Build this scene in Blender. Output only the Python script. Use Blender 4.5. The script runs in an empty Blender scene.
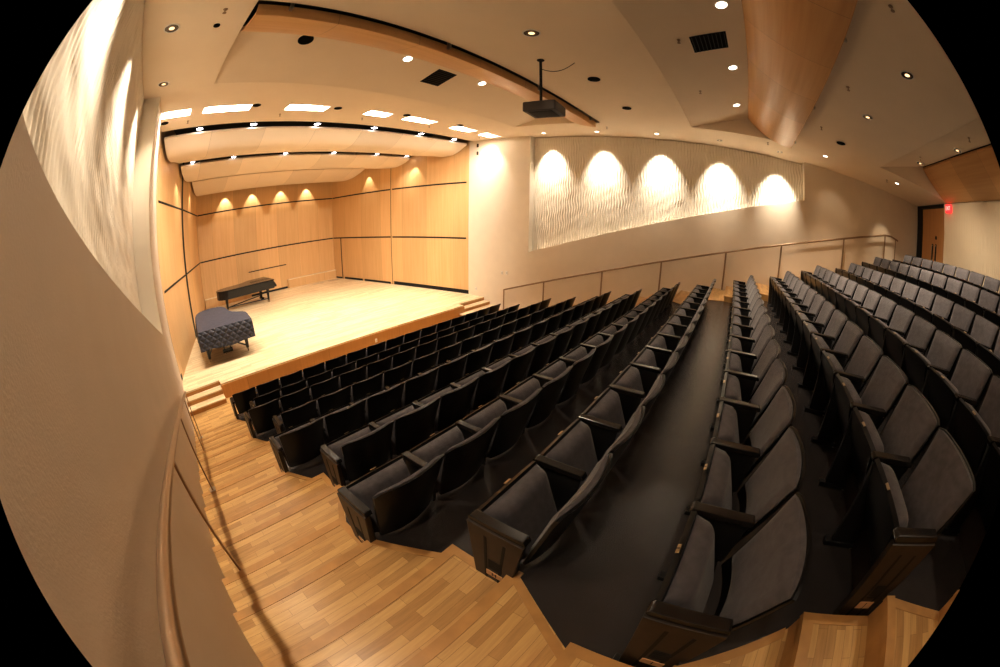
import bpy, bmesh, math, random
from math import radians as R, sin, cos, pi, hypot
from mathutils import Vector, Matrix
random.seed(7)
scene = bpy.context.scene
COL = scene.collection
CZ = 3.57                      # eye height above the front floor

# ------------------------------------------------------------------ helpers
class MB:
    def __init__(s): s.v = []; s.f = []; s.m = []
    def add(s, vs, fs, mi=0):
        o = len(s.v); s.v += [tuple(v) for v in vs]
        for f in fs: s.f.append(tuple(i + o for i in f)); s.m.append(mi)
        return s
    def quad(s, a, b, c, d, mi=0): return s.add([a, b, c, d], [(0, 1, 2, 3)], mi)
    def poly(s, pts, mi=0): return s.add(pts, [tuple(range(len(pts)))], mi)
    def box(s, x0, x1, y0, y1, z0, z1, mi=0):
        vs = [(x, y, z) for x in (x0, x1) for y in (y0, y1) for z in (z0, z1)]
        return s.add(vs, [(0, 1, 3, 2), (4, 6, 7, 5), (0, 4, 5, 1), (2, 3, 7, 6), (0, 2, 6, 4), (1, 5, 7, 3)], mi)
    def obox(s, M, sx, sy, sz, mi=0):
        vs = [M @ Vector((x * sx / 2, y * sy / 2, z * sz / 2)) for x in (-1, 1) for y in (-1, 1) for z in (-1, 1)]
        return s.add(vs, [(0, 1, 3, 2), (4, 6, 7, 5), (0, 4, 5, 1), (2, 3, 7, 6), (0, 2, 6, 4), (1, 5, 7, 3)], mi)
    def prism(s, pts, z0, z1, mi=0):
        n = len(pts)
        vs = [(p[0], p[1], z0) for p in pts] + [(p[0], p[1], z1) for p in pts]
        fs = [tuple(range(n - 1, -1, -1)), tuple(range(n, 2 * n))]
        fs += [(i, (i + 1) % n, n + (i + 1) % n, n + i) for i in range(n)]
        return s.add(vs, fs, mi)
    def prismx(s, pts, x0, x1, mi=0):          # pts are (y, z)
        n = len(pts)
        vs = [(x0, p[0], p[1]) for p in pts] + [(x1, p[0], p[1]) for p in pts]
        fs = [tuple(range(n)), tuple(range(2 * n - 1, n - 1, -1))]
        fs += [(i, n + i, n + (i + 1) % n, (i + 1) % n) for i in range(n)]
        return s.add(vs, fs, mi)
    def tube(s, path, r, n=10, mi=0, caps=True):
        P = [Vector(p) for p in path]; o = len(s.v); k = len(P)
        for i, p in enumerate(P):
            t = (P[min(i + 1, k - 1)] - P[max(i - 1, 0)]).normalized()
            a = t.cross(Vector((0, 0, 1)))
            if a.length < 1e-3: a = t.cross(Vector((1, 0, 0)))
            a.normalize(); b = t.cross(a)
            rr = r[i] if isinstance(r, (list, tuple)) else r
            for j in range(n):
                q = p + (a * cos(2 * pi * j / n) + b * sin(2 * pi * j / n)) * rr
                s.v.append(tuple(q))
        for i in range(k - 1):
            for j in range(n):
                s.f.append((o + i * n + j, o + i * n + (j + 1) % n, o + (i + 1) * n + (j + 1) % n, o + (i + 1) * n + j)); s.m.append(mi)
        if caps:
            s.f.append(tuple(o + j for j in range(n - 1, -1, -1))); s.m.append(mi)
            s.f.append(tuple(o + (k - 1) * n + j for j in range(n))); s.m.append(mi)
        return s
    def lathe(s, prof, c=(0, 0, 0), n=20, mi=0, M=None):
        o = len(s.v); k = len(prof)
        for (r, z) in prof:
            for j in range(n):
                p = Vector((r * cos(2 * pi * j / n), r * sin(2 * pi * j / n), z))
                if M is not None: p = M @ p
                s.v.append((p.x + c[0], p.y + c[1], p.z + c[2]))
        for i in range(k - 1):
            for j in range(n):
                s.f.append((o + i * n + j, o + i * n + (j + 1) % n, o + (i + 1) * n + (j + 1) % n, o + (i + 1) * n + j)); s.m.append(mi)
        for i in (0, k - 1):
            if prof[i][0] > 1e-4: s.f.append(tuple(o + i * n + j for j in range(n))); s.m.append(mi)
        return s
    def grid(s, fn, nu, nv, mi=0):
        o = len(s.v)
        for i in range(nu + 1):
            for j in range(nv + 1): s.v.append(tuple(fn(i / nu, j / nv)))
        w = nv + 1
        for i in range(nu):
            for j in range(nv):
                a = o + i * w + j; s.f.append((a, a + w, a + w + 1, a + 1)); s.m.append(mi)
        return s
    def slab(s, fn, fn2, nu, nv, mi=0):        # closed body between two grids
        o = len(s.v); w = nv + 1; N = (nu + 1) * w
        for g in (fn, fn2):
            for i in range(nu + 1):
                for j in range(nv + 1): s.v.append(tuple(g(i / nu, j / nv)))
        for i in range(nu):
            for j in range(nv):
                a = o + i * w + j
                s.f.append((a, a + w, a + w + 1, a + 1)); s.m.append(mi)
                b = a + N; s.f.append((b, b + 1, b + w + 1, b + w)); s.m.append(mi)
        edge = [i * w for i in range(nu + 1)] + [nu * w + j for j in range(1, nv + 1)] + [i * w + nv for i in range(nu - 1, -1, -1)] + [j for j in range(nv - 1, 0, -1)]
        for i in range(len(edge)):
            a, b = o + edge[i], o + edge[(i + 1) % len(edge)]
            s.f.append((a, a + N, b + N, b)); s.m.append(mi)
        return s
    def mesh(s, name, mats, bevel=0, smooth=False, seg=2):
        me = bpy.data.meshes.new(name); me.from_pydata(s.v, [], s.f); me.update()
        mats = mats if isinstance(mats, (list, tuple)) else [mats]
        for m in mats: me.materials.append(m)
        for p, mi in zip(me.polygons, s.m): p.material_index = mi
        bm = bmesh.new(); bm.from_mesh(me)
        bmesh.ops.recalc_face_normals(bm, faces=bm.faces)
        if bevel:
            es = [e for e in bm.edges if len(e.link_faces) == 2 and e.calc_face_angle(0) > 0.5]
            bmesh.ops.bevel(bm, geom=es, offset=bevel, segments=seg, affect='EDGES', profile=0.6)
        if smooth:
            for f in bm.faces: f.smooth = True
            for e in bm.edges:
                if len(e.link_faces) == 2 and e.calc_face_angle(0) > (0.7 if smooth == 1 else 1.35): e.smooth = False
        bm.to_mesh(me); bm.free()
        return me
    def build(s, name, mats, parent=None, bevel=0, smooth=False, seg=2, loc=None):
        o = bpy.data.objects.new(name, s.mesh(name, mats, bevel, smooth, seg)); COL.objects.link(o)
        if parent is not None: o.parent = parent
        if loc is not None: o.location = loc
        return o

def tag(o, label=None, cat=None, group=None, kind=None):
    if label: o['label'] = label
    if cat: o['category'] = cat
    if group: o['group'] = group
    if kind: o['kind'] = kind
    return o
def thing(name, label, cat, loc=(0, 0, 0), rz=0, group=None):
    o = bpy.data.objects.new(name, None); COL.objects.link(o)
    o.empty_display_size = .1
    o.location = loc; o.rotation_euler = (0, 0, rz)
    return tag(o, label, cat, group)
def struct(o): o['kind'] = 'structure'; return o
def children_of(o): return [c for c in KIDS.get(o.name, [])]
KIDS = {}

# ------------------------------------------------------------------ materials
def newmat(name):
    m = bpy.data.materials.new(name); m.use_nodes = True
    nt = m.node_tree; b = nt.nodes['Principled BSDF']
    return m, nt, b
def plain(name, col, rough=.6, metal=0, spec=None, noise=0, nscale=20, bump=0, bscale=200):
    m, nt, b = newmat(name)
    b.inputs['Roughness'].default_value = rough; b.inputs['Metallic'].default_value = metal
    if spec is not None: b.inputs['Specular IOR Level'].default_value = spec
    tc = nt.nodes.new('ShaderNodeTexCoord')
    n = nt.nodes.new('ShaderNodeTexNoise'); n.inputs['Scale'].default_value = nscale; n.inputs['Detail'].default_value = 3
    nt.links.new(tc.outputs['Object'], n.inputs['Vector'])
    r = nt.nodes.new('ShaderNodeValToRGB')
    k = noise
    r.color_ramp.elements[0].position = .3; r.color_ramp.elements[1].position = .7
    r.color_ramp.elements[0].color = (*[c * (1 - k) for c in col], 1); r.color_ramp.elements[1].color = (*[min(1, c * (1 + k)) for c in col], 1)
    nt.links.new(n.outputs['Fac'], r.inputs['Fac']); nt.links.new(r.outputs['Color'], b.inputs['Base Color'])
    if bump:
        n2 = nt.nodes.new('ShaderNodeTexNoise'); n2.inputs['Scale'].default_value = bscale
        nt.links.new(tc.outputs['Object'], n2.inputs['Vector'])
        bp = nt.nodes.new('ShaderNodeBump'); bp.inputs['Strength'].default_value = bump; bp.inputs['Distance'].default_value = .01
        nt.links.new(n2.outputs['Fac'], bp.inputs['Height']); nt.links.new(bp.outputs['Normal'], b.inputs['Normal'])
    return m
def planks(name, c1, c2, mortar, w, h, rough, axis='XY', gap=.0012, grain=.25, bias=0.0):
    m, nt, b = newmat(name); L = nt.links.new
    tc = nt.nodes.new('ShaderNodeTexCoord')
    vec = tc.outputs['Object']
    mp = nt.nodes.new('ShaderNodeMapping')
    if axis == 'XZ':   mp.inputs['Rotation'].default_value = (R(-90), 0, 0)
    L(vec, mp.inputs['Vector']); 
    br = nt.nodes.new('ShaderNodeTexBrick'); br.offset = .37; br.offset_frequency = 2
    br.inputs['Color1'].default_value = (*c1, 1); br.inputs['Color2'].default_value = (*c2, 1); br.inputs['Mortar'].default_value = (*mortar, 1)
    br.inputs['Scale'].default_value = 1; br.inputs['Mortar Size'].default_value = gap; br.inputs['Bias'].default_value = bias
    br.inputs['Brick Width'].default_value = w; br.inputs['Row Height'].default_value = h; br.inputs['Mortar Smooth'].default_value = .1
    L(mp.outputs['Vector'], br.inputs['Vector'])
    m2 = nt.nodes.new('ShaderNodeMapping'); m2.inputs['Scale'].default_value = (4, 45, 45)
    L(tc.outputs['Object'], m2.inputs['Vector'])
    n = nt.nodes.new('ShaderNodeTexNoise'); n.inputs['Scale'].default_value = 1.3; n.inputs['Detail'].default_value = 5; n.inputs['Distortion'].default_value = .6
    L(m2.outputs['Vector'], n.inputs['Vector'])
    mx = nt.nodes.new('ShaderNodeMix'); mx.data_type = 'RGBA'; mx.blend_type = 'OVERLAY'; mx.inputs['Factor'].default_value = grain
    L(br.outputs['Color'], mx.inputs[6]); L(n.outputs['Fac'], mx.inputs[7]); L(mx.outputs[2], b.inputs['Base Color'])
    b.inputs['Roughness'].default_value = rough
    return m
def veneer(name, c1, c2, seam=None, rough=.42, vertical=True, seamw=1.2):
    """maple veneer: fine vertical grain, faint joints every seamw metres along X+Y"""
    m, nt, b = newmat(name); L = nt.links.new
    tc = nt.nodes.new('ShaderNodeTexCoord')
    mp = nt.nodes.new('ShaderNodeMapping'); mp.inputs['Scale'].default_value = (14, 14, .5) if vertical else (.5, 14, 14)
    L(tc.outputs['Object'], mp.inputs['Vector'])
    n = nt.nodes.new('ShaderNodeTexNoise'); n.inputs['Scale'].default_value = 1.0; n.inputs['Detail'].default_value = 4; n.inputs['Roughness'].default_value = .6
    L(mp.outputs['Vector'], n.inputs['Vector'])
    r = nt.nodes.new('ShaderNodeValToRGB'); r.color_ramp.elements[0].position = .3; r.color_ramp.elements[1].position = .72
    r.color_ramp.elements[0].color = (*c1, 1); r.color_ramp.elements[1].color = (*c2, 1)
    L(n.outputs['Fac'], r.inputs['Fac'])
    sp = nt.nodes.new('ShaderNodeSeparateXYZ'); L(tc.outputs['Object'], sp.inputs[0])
    ad = nt.nodes.new('ShaderNodeMath'); ad.operation = 'ADD'; L(sp.outputs['X'], ad.inputs[0])
    if vertical: L(sp.outputs['Y'], ad.inputs[1])
    dv = nt.nodes.new('ShaderNodeMath'); dv.operation = 'DIVIDE'; L(ad.outputs[0], dv.inputs[0]); dv.inputs[1].default_value = seamw
    fl = nt.nodes.new('ShaderNodeMath'); fl.operation = 'FLOOR'; L(dv.outputs[0], fl.inputs[0])
    wn = nt.nodes.new('ShaderNodeTexWhiteNoise'); wn.noise_dimensions = '1D'; L(fl.outputs[0], wn.inputs['W'])
    mr = nt.nodes.new('ShaderNodeMapRange'); L(wn.outputs['Value'], mr.inputs['Value']); mr.inputs['To Min'].default_value = .92; mr.inputs['To Max'].default_value = 1.06
    fr = nt.nodes.new('ShaderNodeMath'); fr.operation = 'FRACT'; L(dv.outputs[0], fr.inputs[0])
    lt = nt.nodes.new('ShaderNodeMath'); lt.operation = 'LESS_THAN'; L(fr.outputs[0], lt.inputs[0]); lt.inputs[1].default_value = .008 / seamw
    ms = nt.nodes.new('ShaderNodeMath'); ms.operation = 'MULTIPLY_ADD'; L(lt.outputs[0], ms.inputs[0]); ms.inputs[1].default_value = -.35; L(mr.outputs['Result'], ms.inputs[2])
    mx = nt.nodes.new('ShaderNodeVectorMath'); mx.operation = 'SCALE'; L(r.outputs['Color'], mx.inputs[0]); L(ms.outputs[0], mx.inputs['Scale'])
    L(mx.outputs[0], b.inputs['Base Color']); b.inputs['Roughness'].default_value = rough
    return m
def emit(name, col, st):
    m, nt, b = newmat(name)
    b.inputs['Emission Color'].default_value = (*col, 1); b.inputs['Emission Strength'].default_value = st
    b.inputs['Base Color'].default_value = (*[.8 * c for c in col], 1)
    return m

M = {}
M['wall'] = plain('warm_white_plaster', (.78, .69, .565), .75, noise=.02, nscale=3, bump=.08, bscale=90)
M['wall_shaded'] = plain('shaded_plaster', (.62, .53, .43), .7, noise=.02, nscale=3, bump=.08, bscale=90)  # wall plaster with the left wall's dimmer light mixed into its colour
M['ceil'] = plain('ceiling_plaster', (.82, .70, .55), .8, noise=.015, nscale=2)
M['relief'] = plain('relief_plaster', (.82, .76, .66), .6)
M['stair'] = planks('oak_strip_floor', (.62, .40, .165), (.36, .19, .062), (.30, .16, .055), .40, .056, .30, grain=.32, bias=-.25, gap=.0009)
M['nose'] = plain('oak_nosing', (.48, .27, .095), .35, noise=.12, nscale=9)
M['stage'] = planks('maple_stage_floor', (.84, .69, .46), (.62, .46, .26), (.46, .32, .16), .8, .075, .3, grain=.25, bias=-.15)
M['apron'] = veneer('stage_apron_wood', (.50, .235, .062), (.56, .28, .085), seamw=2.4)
M['maple'] = veneer('maple_veneer', (.68, .43, .20), (.76, .51, .26))
M['maple_dark'] = veneer('reflector_wood', (.58, .32, .125), (.66, .39, .165), vertical=False, seamw=1.3, rough=.34)
M['cloud'] = veneer('canopy_paint', (.82, .70, .55), (.825, .705, .555), vertical=False, seamw=1.55, rough=.6)
M['dark'] = plain('tier_floor', (.044, .038, .036), .10, noise=.10, nscale=3, bump=.22, bscale=190)
M['black'] = plain('black_reveal', (.006, .006, .006), .7)
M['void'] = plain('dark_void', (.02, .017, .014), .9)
M['shell'] = plain('seat_shell_black', (.004, .0038, .004), .30, spec=.28, noise=.1, nscale=6)
M['fabric'] = plain('charcoal_fabric', (.074, .067, .073), .85, noise=.18, nscale=26, bump=.25, bscale=420, spec=.25)
M['fabric'].node_tree.nodes['Principled BSDF'].inputs['Sheen Weight'].default_value = .22
M['arm'] = plain('armrest_black', (.012, .010, .009), .22)
M['panelwood'] = plain('end_panel_brown', (.027, .017, .010), .42, noise=.2, nscale=18)
M['standard'] = plain('standard_black_metal', (.012, .012, .012), .38)
M['footgrey'] = plain('foot_grey', (.30, .28, .26), .45)
M['brass'] = plain('brass_plate', (.40, .31, .19), .35, metal=.7)
M['plate'] = plain('letter_plate', (.62, .40, .22), .45)
M['ink'] = plain('ink_black', (.01, .008, .006), .6)
M['steel'] = plain('satin_steel', (.60, .54, .46), .28, metal=1)
M['bronze'] = plain('bronze_rail', (.34, .24, .155), .36, metal=.7)
M['piano'] = plain('piano_black', (.008, .008, .009), .10)
M['cover'] = plain('piano_cover_cloth', (.050, .050, .068), .75, noise=.15, nscale=8, bump=.2, bscale=150)
M['white'] = plain('white_trim', (.75, .72, .68), .5)
M['lamp'] = emit('lamp_glow', (1, .90, .76), 5)
M['lampdim'] = emit('lamp_glow_low', (1, .84, .6), .5)
M['cove'] = emit('cove_glow', (1, .93, .82), 9)
M['stagelamp'] = emit('stage_lamp_glow', (.93, .92, 1), 22)
M['coneblack'] = plain('downlight_cone', (.11, .09, .07), .25, metal=.8)
M['grille'] = plain('speaker_grille', (.003, .003, .003), .9, spec=.05)
M['proj'] = plain('projector_grey', (.055, .045, .038), .5)
M['exitred'] = emit('exit_red', (1, .05, .05), 1.2)
M['exitglow'] = emit('exit_letters', (1, .5, .42), 1.3)
M['doorwood'] = veneer('door_wood', (.50, .25, .09), (.58, .31, .12), seamw=5)

# ------------------------------------------------------------------ layout numbers
def sof(Y): return CZ + 2.55 + .03 * Y                # underside of the flat ceiling
def wl(Y, d=0): return -.52 + .011 * Y - d            # left wall plane
def wr(Y, d=0): return 10.55 - .016 * Y + d           # right wall plane
YREAR, YSTG, YPRO = -6.67, 8.31, 9.37
P = .88
def Yf(k): return 1.41 + P * (7 - k)                  # front edge of tier k (0 = row A)
ZF = [0, .187, .458, .691, .952, 1.198, 1.476, 1.746, 2.0, 2.262, 2.535, 2.818, 3.144, 3.438]
def Yb(k): return .354 + P * (7 - k)                  # back-top line of row k
ZS = CZ - 3.20                                        # stage floor
S0 = [.62, .90, .62, .90, .605, .88, .605, .845, .65, .93, .80, .50, .80, .50]
EDGE = [.60, .875, .60, .875, .60, .875, .605, .872, .595, .876, .76, .46, .76, .46]
NS = [15, 14] * 5 + [15, 15, 15, 15]
ROWPIT = [.5405] * 8 + [.5385] + [.5405] + [.545] * 4
def S1(k): return S0[k] + NS[k] * ROWPIT[k]

# ------------------------------------------------------------------ floor and tiers
b = MB()
b.quad((-.8, 5.6, -.004), (11, 5.6, -.004), (11, 8.6, -.004), (-.8, 8.6, -.004))
struct(b.build('floor', M['stair']))
b = MB()
for k in range(14):
    y0 = Yf(k + 1) if k < 13 else YREAR - .3
    z = ZF[k]; zn = z - (z - ZF[k - 1] if k else .3)
    y1 = Yf(k) if k else 7.3
    x0, x1 = (-.75, 11) if k else (.6, 8.75)
    b.quad((x0, y0, z), (x1, y0, z), (x1, y1 + .002, z), (x0, y1 + .002, z))
    b.quad((x0, y1 + .002, zn), (x1, y1 + .002, zn), (x1, y1 + .002, z), (x0, y1 + .002, z))
struct(b.build('floor_tiers', M['dark']))

def aisle(side):
    b = MB()
    def edge(k):
        k = max(0, min(13, k))
        return EDGE[k] if side < 0 else (S1(k) + .042)
    def wx(Y): return wl(Y) - .02 if side < 0 else wr(Y) + .02
    for k in range(1, 14):
        z = ZF[k] + .006; h = ZF[k] - ZF[k - 1]
        ya, yb_, yc = Yf(k) + .008, Yf(k) - P / 2, Yf(k) - P
        zh = ZF[k] + (ZF[k + 1] - ZF[k]) / 2 if k < 13 else None
        # flush tread
        e0, e1 = edge(k - 1), edge(k)
        b.prism([(wx(ya), ya), (e0, ya), (e1, yb_ - .02), (wx(yb_), yb_ - .02)], ZF[k - 1] + h / 2 + .008, z, 0)
        b.quad((wx(ya), ya + .002, ZF[k - 1] + h / 2 - .01), (e0, ya + .002, ZF[k - 1] + h / 2 - .01), (e0, ya + .002, z), (wx(ya), ya + .002, z), 1)
        # border board along the seat side and along the nosing
        d = .055 if side > 0 else -.055
        b.prism([(e0, ya), (e1, yb_), (e1 + d, yb_), (e0 + d, ya)], z, z + .003, 1)
        b.prism([(wx(ya), ya + .012), (e0, ya + .012), (e0, ya - .05), (wx(ya), ya - .05)], z - .028, z + .0032, 1)
        if zh:
            ya2 = yb_ - .018
            b.prism([(wx(ya2), ya2), (e1, ya2), (e1, yc), (wx(yc), yc)], ZF[k] - .01, zh, 0)
            b.quad((wx(ya2), ya2 + .002, z - .01), (e1, ya2 + .002, z - .01), (e1, ya2 + .002, zh), (wx(ya2), ya2 + .002, zh), 1)
            b.quad((e1 - .002 * (1 if side > 0 else -1), ya2, ZF[k] - .01), (e1 - .002 * (1 if side > 0 else -1), yc, ZF[k] - .01), (e1 - .002 * (1 if side > 0 else -1), yc, zh), (e1 - .002 * (1 if side > 0 else -1), ya2, zh), 1)
            b.prism([(e1, ya2), (e1, yc), (e1 + d, yc), (e1 + d, ya2)], zh, zh + .003, 1)
            b.prism([(wx(ya2), ya2 + .012), (e1, ya2 + .012), (e1, ya2 - .05), (wx(ya2), ya2 - .05)], zh - .028, zh + .0032, 1)
    # half step below tier 1
    k = 0; zh = ZF[1] / 2; y2 = Yf(0) - P / 2 + .03
    b.prism([(wx(y2), y2), (edge(0), y2), (edge(0), Yf(1)), (wx(Yf(1)), Yf(1))], 0, zh, 0)
    o = b.build('aisle_steps' , [M['stair'], M['nose']])
    return struct(o)
aisle(-1); aisle(1)

# ------------------------------------------------------------------ stage
b = MB()
xs0, xs1 = .60, 8.98        # stair recesses at both ends
YST = YSTG + .27
top = [(-.6, YST), (xs0, YST), (xs0, YSTG), (xs1, YSTG), (xs1, YST), (10.6, YST), (10.6, 18.6), (-.6, 18.6)]
b.prism(top, ZS - .04, ZS, 0)
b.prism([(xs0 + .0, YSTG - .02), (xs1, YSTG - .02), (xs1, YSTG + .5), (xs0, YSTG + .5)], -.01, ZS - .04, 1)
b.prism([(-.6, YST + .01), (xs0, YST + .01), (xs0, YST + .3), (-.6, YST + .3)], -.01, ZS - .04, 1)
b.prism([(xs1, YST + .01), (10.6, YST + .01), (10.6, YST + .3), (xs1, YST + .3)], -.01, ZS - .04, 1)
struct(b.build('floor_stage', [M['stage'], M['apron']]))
for side, (xa, xb) in ((-1, (wl(8.2), xs0)), (1, (xs1 - .25, wr(8.2)))):
    st = thing('stage_steps', 'pale wood steps up to the stage at the near side wall' if side < 0 else 'pale wood steps up to the stage by the far white wall', 'steps', ((xa + xb) / 2, YST, 0))
    w = (xb - xa) / 2 - .004
    for i in (1, 2):
        zt = ZS * i / 3; y0 = YST - .27 * (3 - i)
        mb = MB().box(-w, w, y0 - YST, -.005, 0 if i == 1 else ZS / 3, zt - .03)
        if i == 1: mb.v = [v for v in mb.v]
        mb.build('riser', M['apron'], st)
        MB().box(-w, w, y0 - YST - .012, -.005, zt - .03, zt).build('tread', M['stage'], st, bevel=.004)

# ------------------------------------------------------------------ side walls with relief recess
PY0, PY1 = 6.68, -2.13
PZO = 0.0
def pz(Y): return CZ - 1.33 + PZO + (PY0 - Y) * .3093
RD = .30
for side in (-1, 1):
    wx = (lambda Y, d=0: wl(Y, d)) if side < 0 else (lambda Y, d=0: wr(Y, d))
    PZO = -.05 if side < 0 else 0.0; RD = .38 if side < 0 else .30
    b = MB()
    def vq(y0, y1, za0, za1, zb0, zb1, d=0):
        b.quad((wx(y0, d), y0, za0), (wx(y1, d), y1, za1), (wx(y1, d), y1, zb1), (wx(y0, d), y0, zb0))
    T = .6
    vq(YPRO, PY0, -.4, -.4, sof(YPRO) + T, sof(PY0) + T)
    n = 10
    for i in range(n):
        ya = PY0 + (PY1 - PY0) * i / n; yb_ = PY0 + (PY1 - PY0) * (i + 1) / n
        vq(ya, yb_, -.4, -.4, pz(ya), pz(yb_))
    vq(PY1, YREAR, -.4, -.4, sof(PY1) + T, sof(YREAR) + T)
    # recess returns and ledge
    b.quad((wx(PY0), PY0, pz(PY0)), (wx(PY0, RD), PY0, pz(PY0)), (wx(PY0, RD), PY0, sof(PY0) + T), (wx(PY0), PY0, sof(PY0) + T), 1)
    b.quad((wx(PY1), PY1, pz(PY1)), (wx(PY1, RD), PY1, pz(PY1)), (wx(PY1, RD), PY1, sof(PY1) + T), (wx(PY1), PY1, sof(PY1) + T), 1)
    b.quad((wx(PY0), PY0, pz(PY0)), (wx(PY1), PY1, pz(PY1)), (wx(PY1, RD), PY1, pz(PY1)), (wx(PY0, RD), PY0, pz(PY0)), 1)
    # outer skin behind the recess keeps light in
    vq(PY0, PY1, pz(PY0) - .5, pz(PY1) - .5, sof(PY0) + T, sof(PY1) + T, RD + .06)
    wobj = struct(b.build('wall_left' if side < 0 else 'wall_right', [M['wall_shaded'] if side < 0 else M['wall'], M['relief']]))
    # relief panel: real rippled surface
    b = MB()
    NU, NV = 440, 64
    def relief(u, v):
        Y = PY0 + (PY1 - PY0) * u
        zb, zt = pz(Y), sof(Y) - .02
        z = zb + (zt - zb) * v
        ph = 2.1 * sin(2 * pi * z / .66 + 2 * pi * Y / 1.15) * cos(2 * pi * z / 2.3 - 2 * pi * Y / 1.9)
        amp = .014 + .004 * sin(2 * pi * (z / .9 - Y / .7))
        dd = amp * sin(2 * pi * Y / .088 + ph) + .003 * sin(2 * pi * (z / .34 + Y / .5))
        return (wx(Y, RD - .03) - side * dd, Y, z)
    b.grid(relief, NU, NV)
    o = b.build('relief_panel', M['relief'], wobj)
    for p in o.data.polygons: p.use_smooth = True
    o['label'] = 'white rippled relief panel'

# rear walls
b = MB()
zr = 3.2
b.quad((8.62, YREAR, zr), (10.8, YREAR, zr), (10.8, YREAR, sof(YREAR) + .8), (8.62, YREAR, sof(YREAR) + .8))
b.quad((8.62, -6.45, zr), (8.62, YREAR, zr), (8.62, YREAR, sof(YREAR) + .8), (8.62, -6.45, sof(YREAR) + .8))
b.quad((-1, -6.45, zr), (8.62, -6.45, zr), (8.62, -6.45, sof(YREAR) + .8), (-1, -6.45, sof(YREAR) + .8))
wrear = struct(b.build('wall_rear', plain('rear_wall_plaster', (.70, .57, .40), .75, noise=.05, nscale=5)))
# ribbed lining of the rear wall
b = MB()
def rib(u, v):
    X = -.4 + 8.98 * u; z = ZF[13] + (CZ + 2.30 - ZF[13]) * v
    return (X, -6.415 + .012 * sin(2 * pi * X / .09 + 1.2 * sin(2 * pi * z / .7)), z)
b.grid(rib, 400, 10)
o = b.build('relief_panel', plain('rear_relief', (.80, .69, .52), .65), wrear)
for p in o.data.polygons: p.use_smooth = True
o['label'] = 'beige ribbed relief panel'

# rear double door
zd = ZF[13]; zt = CZ + 2.47
b = MB(); b.box(8.70, 10.60, YREAR + .005, YREAR + .10, zd, zt)
d = struct(MB().box(8.64, 10.60, YREAR + .005, YREAR + .02, zd, zt).build('door_1', M['black']))
fr = MB(); fr.box(10.30, 10.60, YREAR + .02, YREAR + .14, zd, zt); fr.box(8.64, 10.60, YREAR + .02, YREAR + .14, zt - .19, zt); fr.box(8.64, 8.70, YREAR + .02, YREAR + .14, zd, zt)
fr.build('door_frame', M['black'], d, bevel=.004)
for x0, x1, hx in ((8.71, 9.43, 9.33), (9.44, 10.29, 9.55)):
    lf = MB().box(x0, x1, YREAR + .03, YREAR + .075, zd + .01, zt - .20).build('door_leaf', M['doorwood'], d, bevel=.003)
    MB().box(hx - .04, hx + .04, YREAR + .075, YREAR + .085, zd + .78, zd + 1.45).build('push_plate', M['black'], lf)
    MB().tube([(hx, YREAR + .09, zd + .82), (hx, YREAR + .13, zd + .84), (hx, YREAR + .13, zd + 1.39), (hx, YREAR + .09, zd + 1.41)], .013).build('pull_handle', M['steel'], lf)
MB().lathe([(.05, 0), (.05, .02), (0, .022)], n=14, M=Matrix.Rotation(R(-90), 4, 'X'), c=(9.33, YREAR + .077, zd + 1.62)).build('lock', M['black'], d)

# exit sign
ex = thing('exit_sign', 'small lit red exit sign on the rear wall beside the double doors', 'sign', (8.24, -6.37, CZ + 2.165))
MB().box(-.16, .16, -.02, .035, -.10, .10).build('sign_box', M['exitred'], ex, bevel=.006)
def text_mesh(txt, size, mat, name, parent, M4, ext=.002):
    cu = bpy.data.curves.new(name, 'FONT'); cu.body = txt; cu.size = size; cu.align_x = 'CENTER'; cu.align_y = 'CENTER'; cu.extrude = ext
    t = bpy.data.objects.new(name + '_curve', cu); COL.objects.link(t)
    dg = bpy.context.evaluated_depsgraph_get(); dg.update()
    me = bpy.data.meshes.new_from_object(t.evaluated_get(dg))
    COL.objects.unlink(t); bpy.data.objects.remove(t)
    me.transform(M4); me.materials.clear(); me.materials.append(mat)
    o = bpy.data.objects.new(name, me); COL.objects.link(o)
    if parent: o.parent = parent
    return o
text_mesh('EXIT', .13, M['exitglow'], 'lettering', ex, Matrix.Translation((0, .037, 0)) @ Matrix.Rotation(pi, 4, 'Z') @ Matrix.Rotation(R(90), 4, 'X'))

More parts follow.
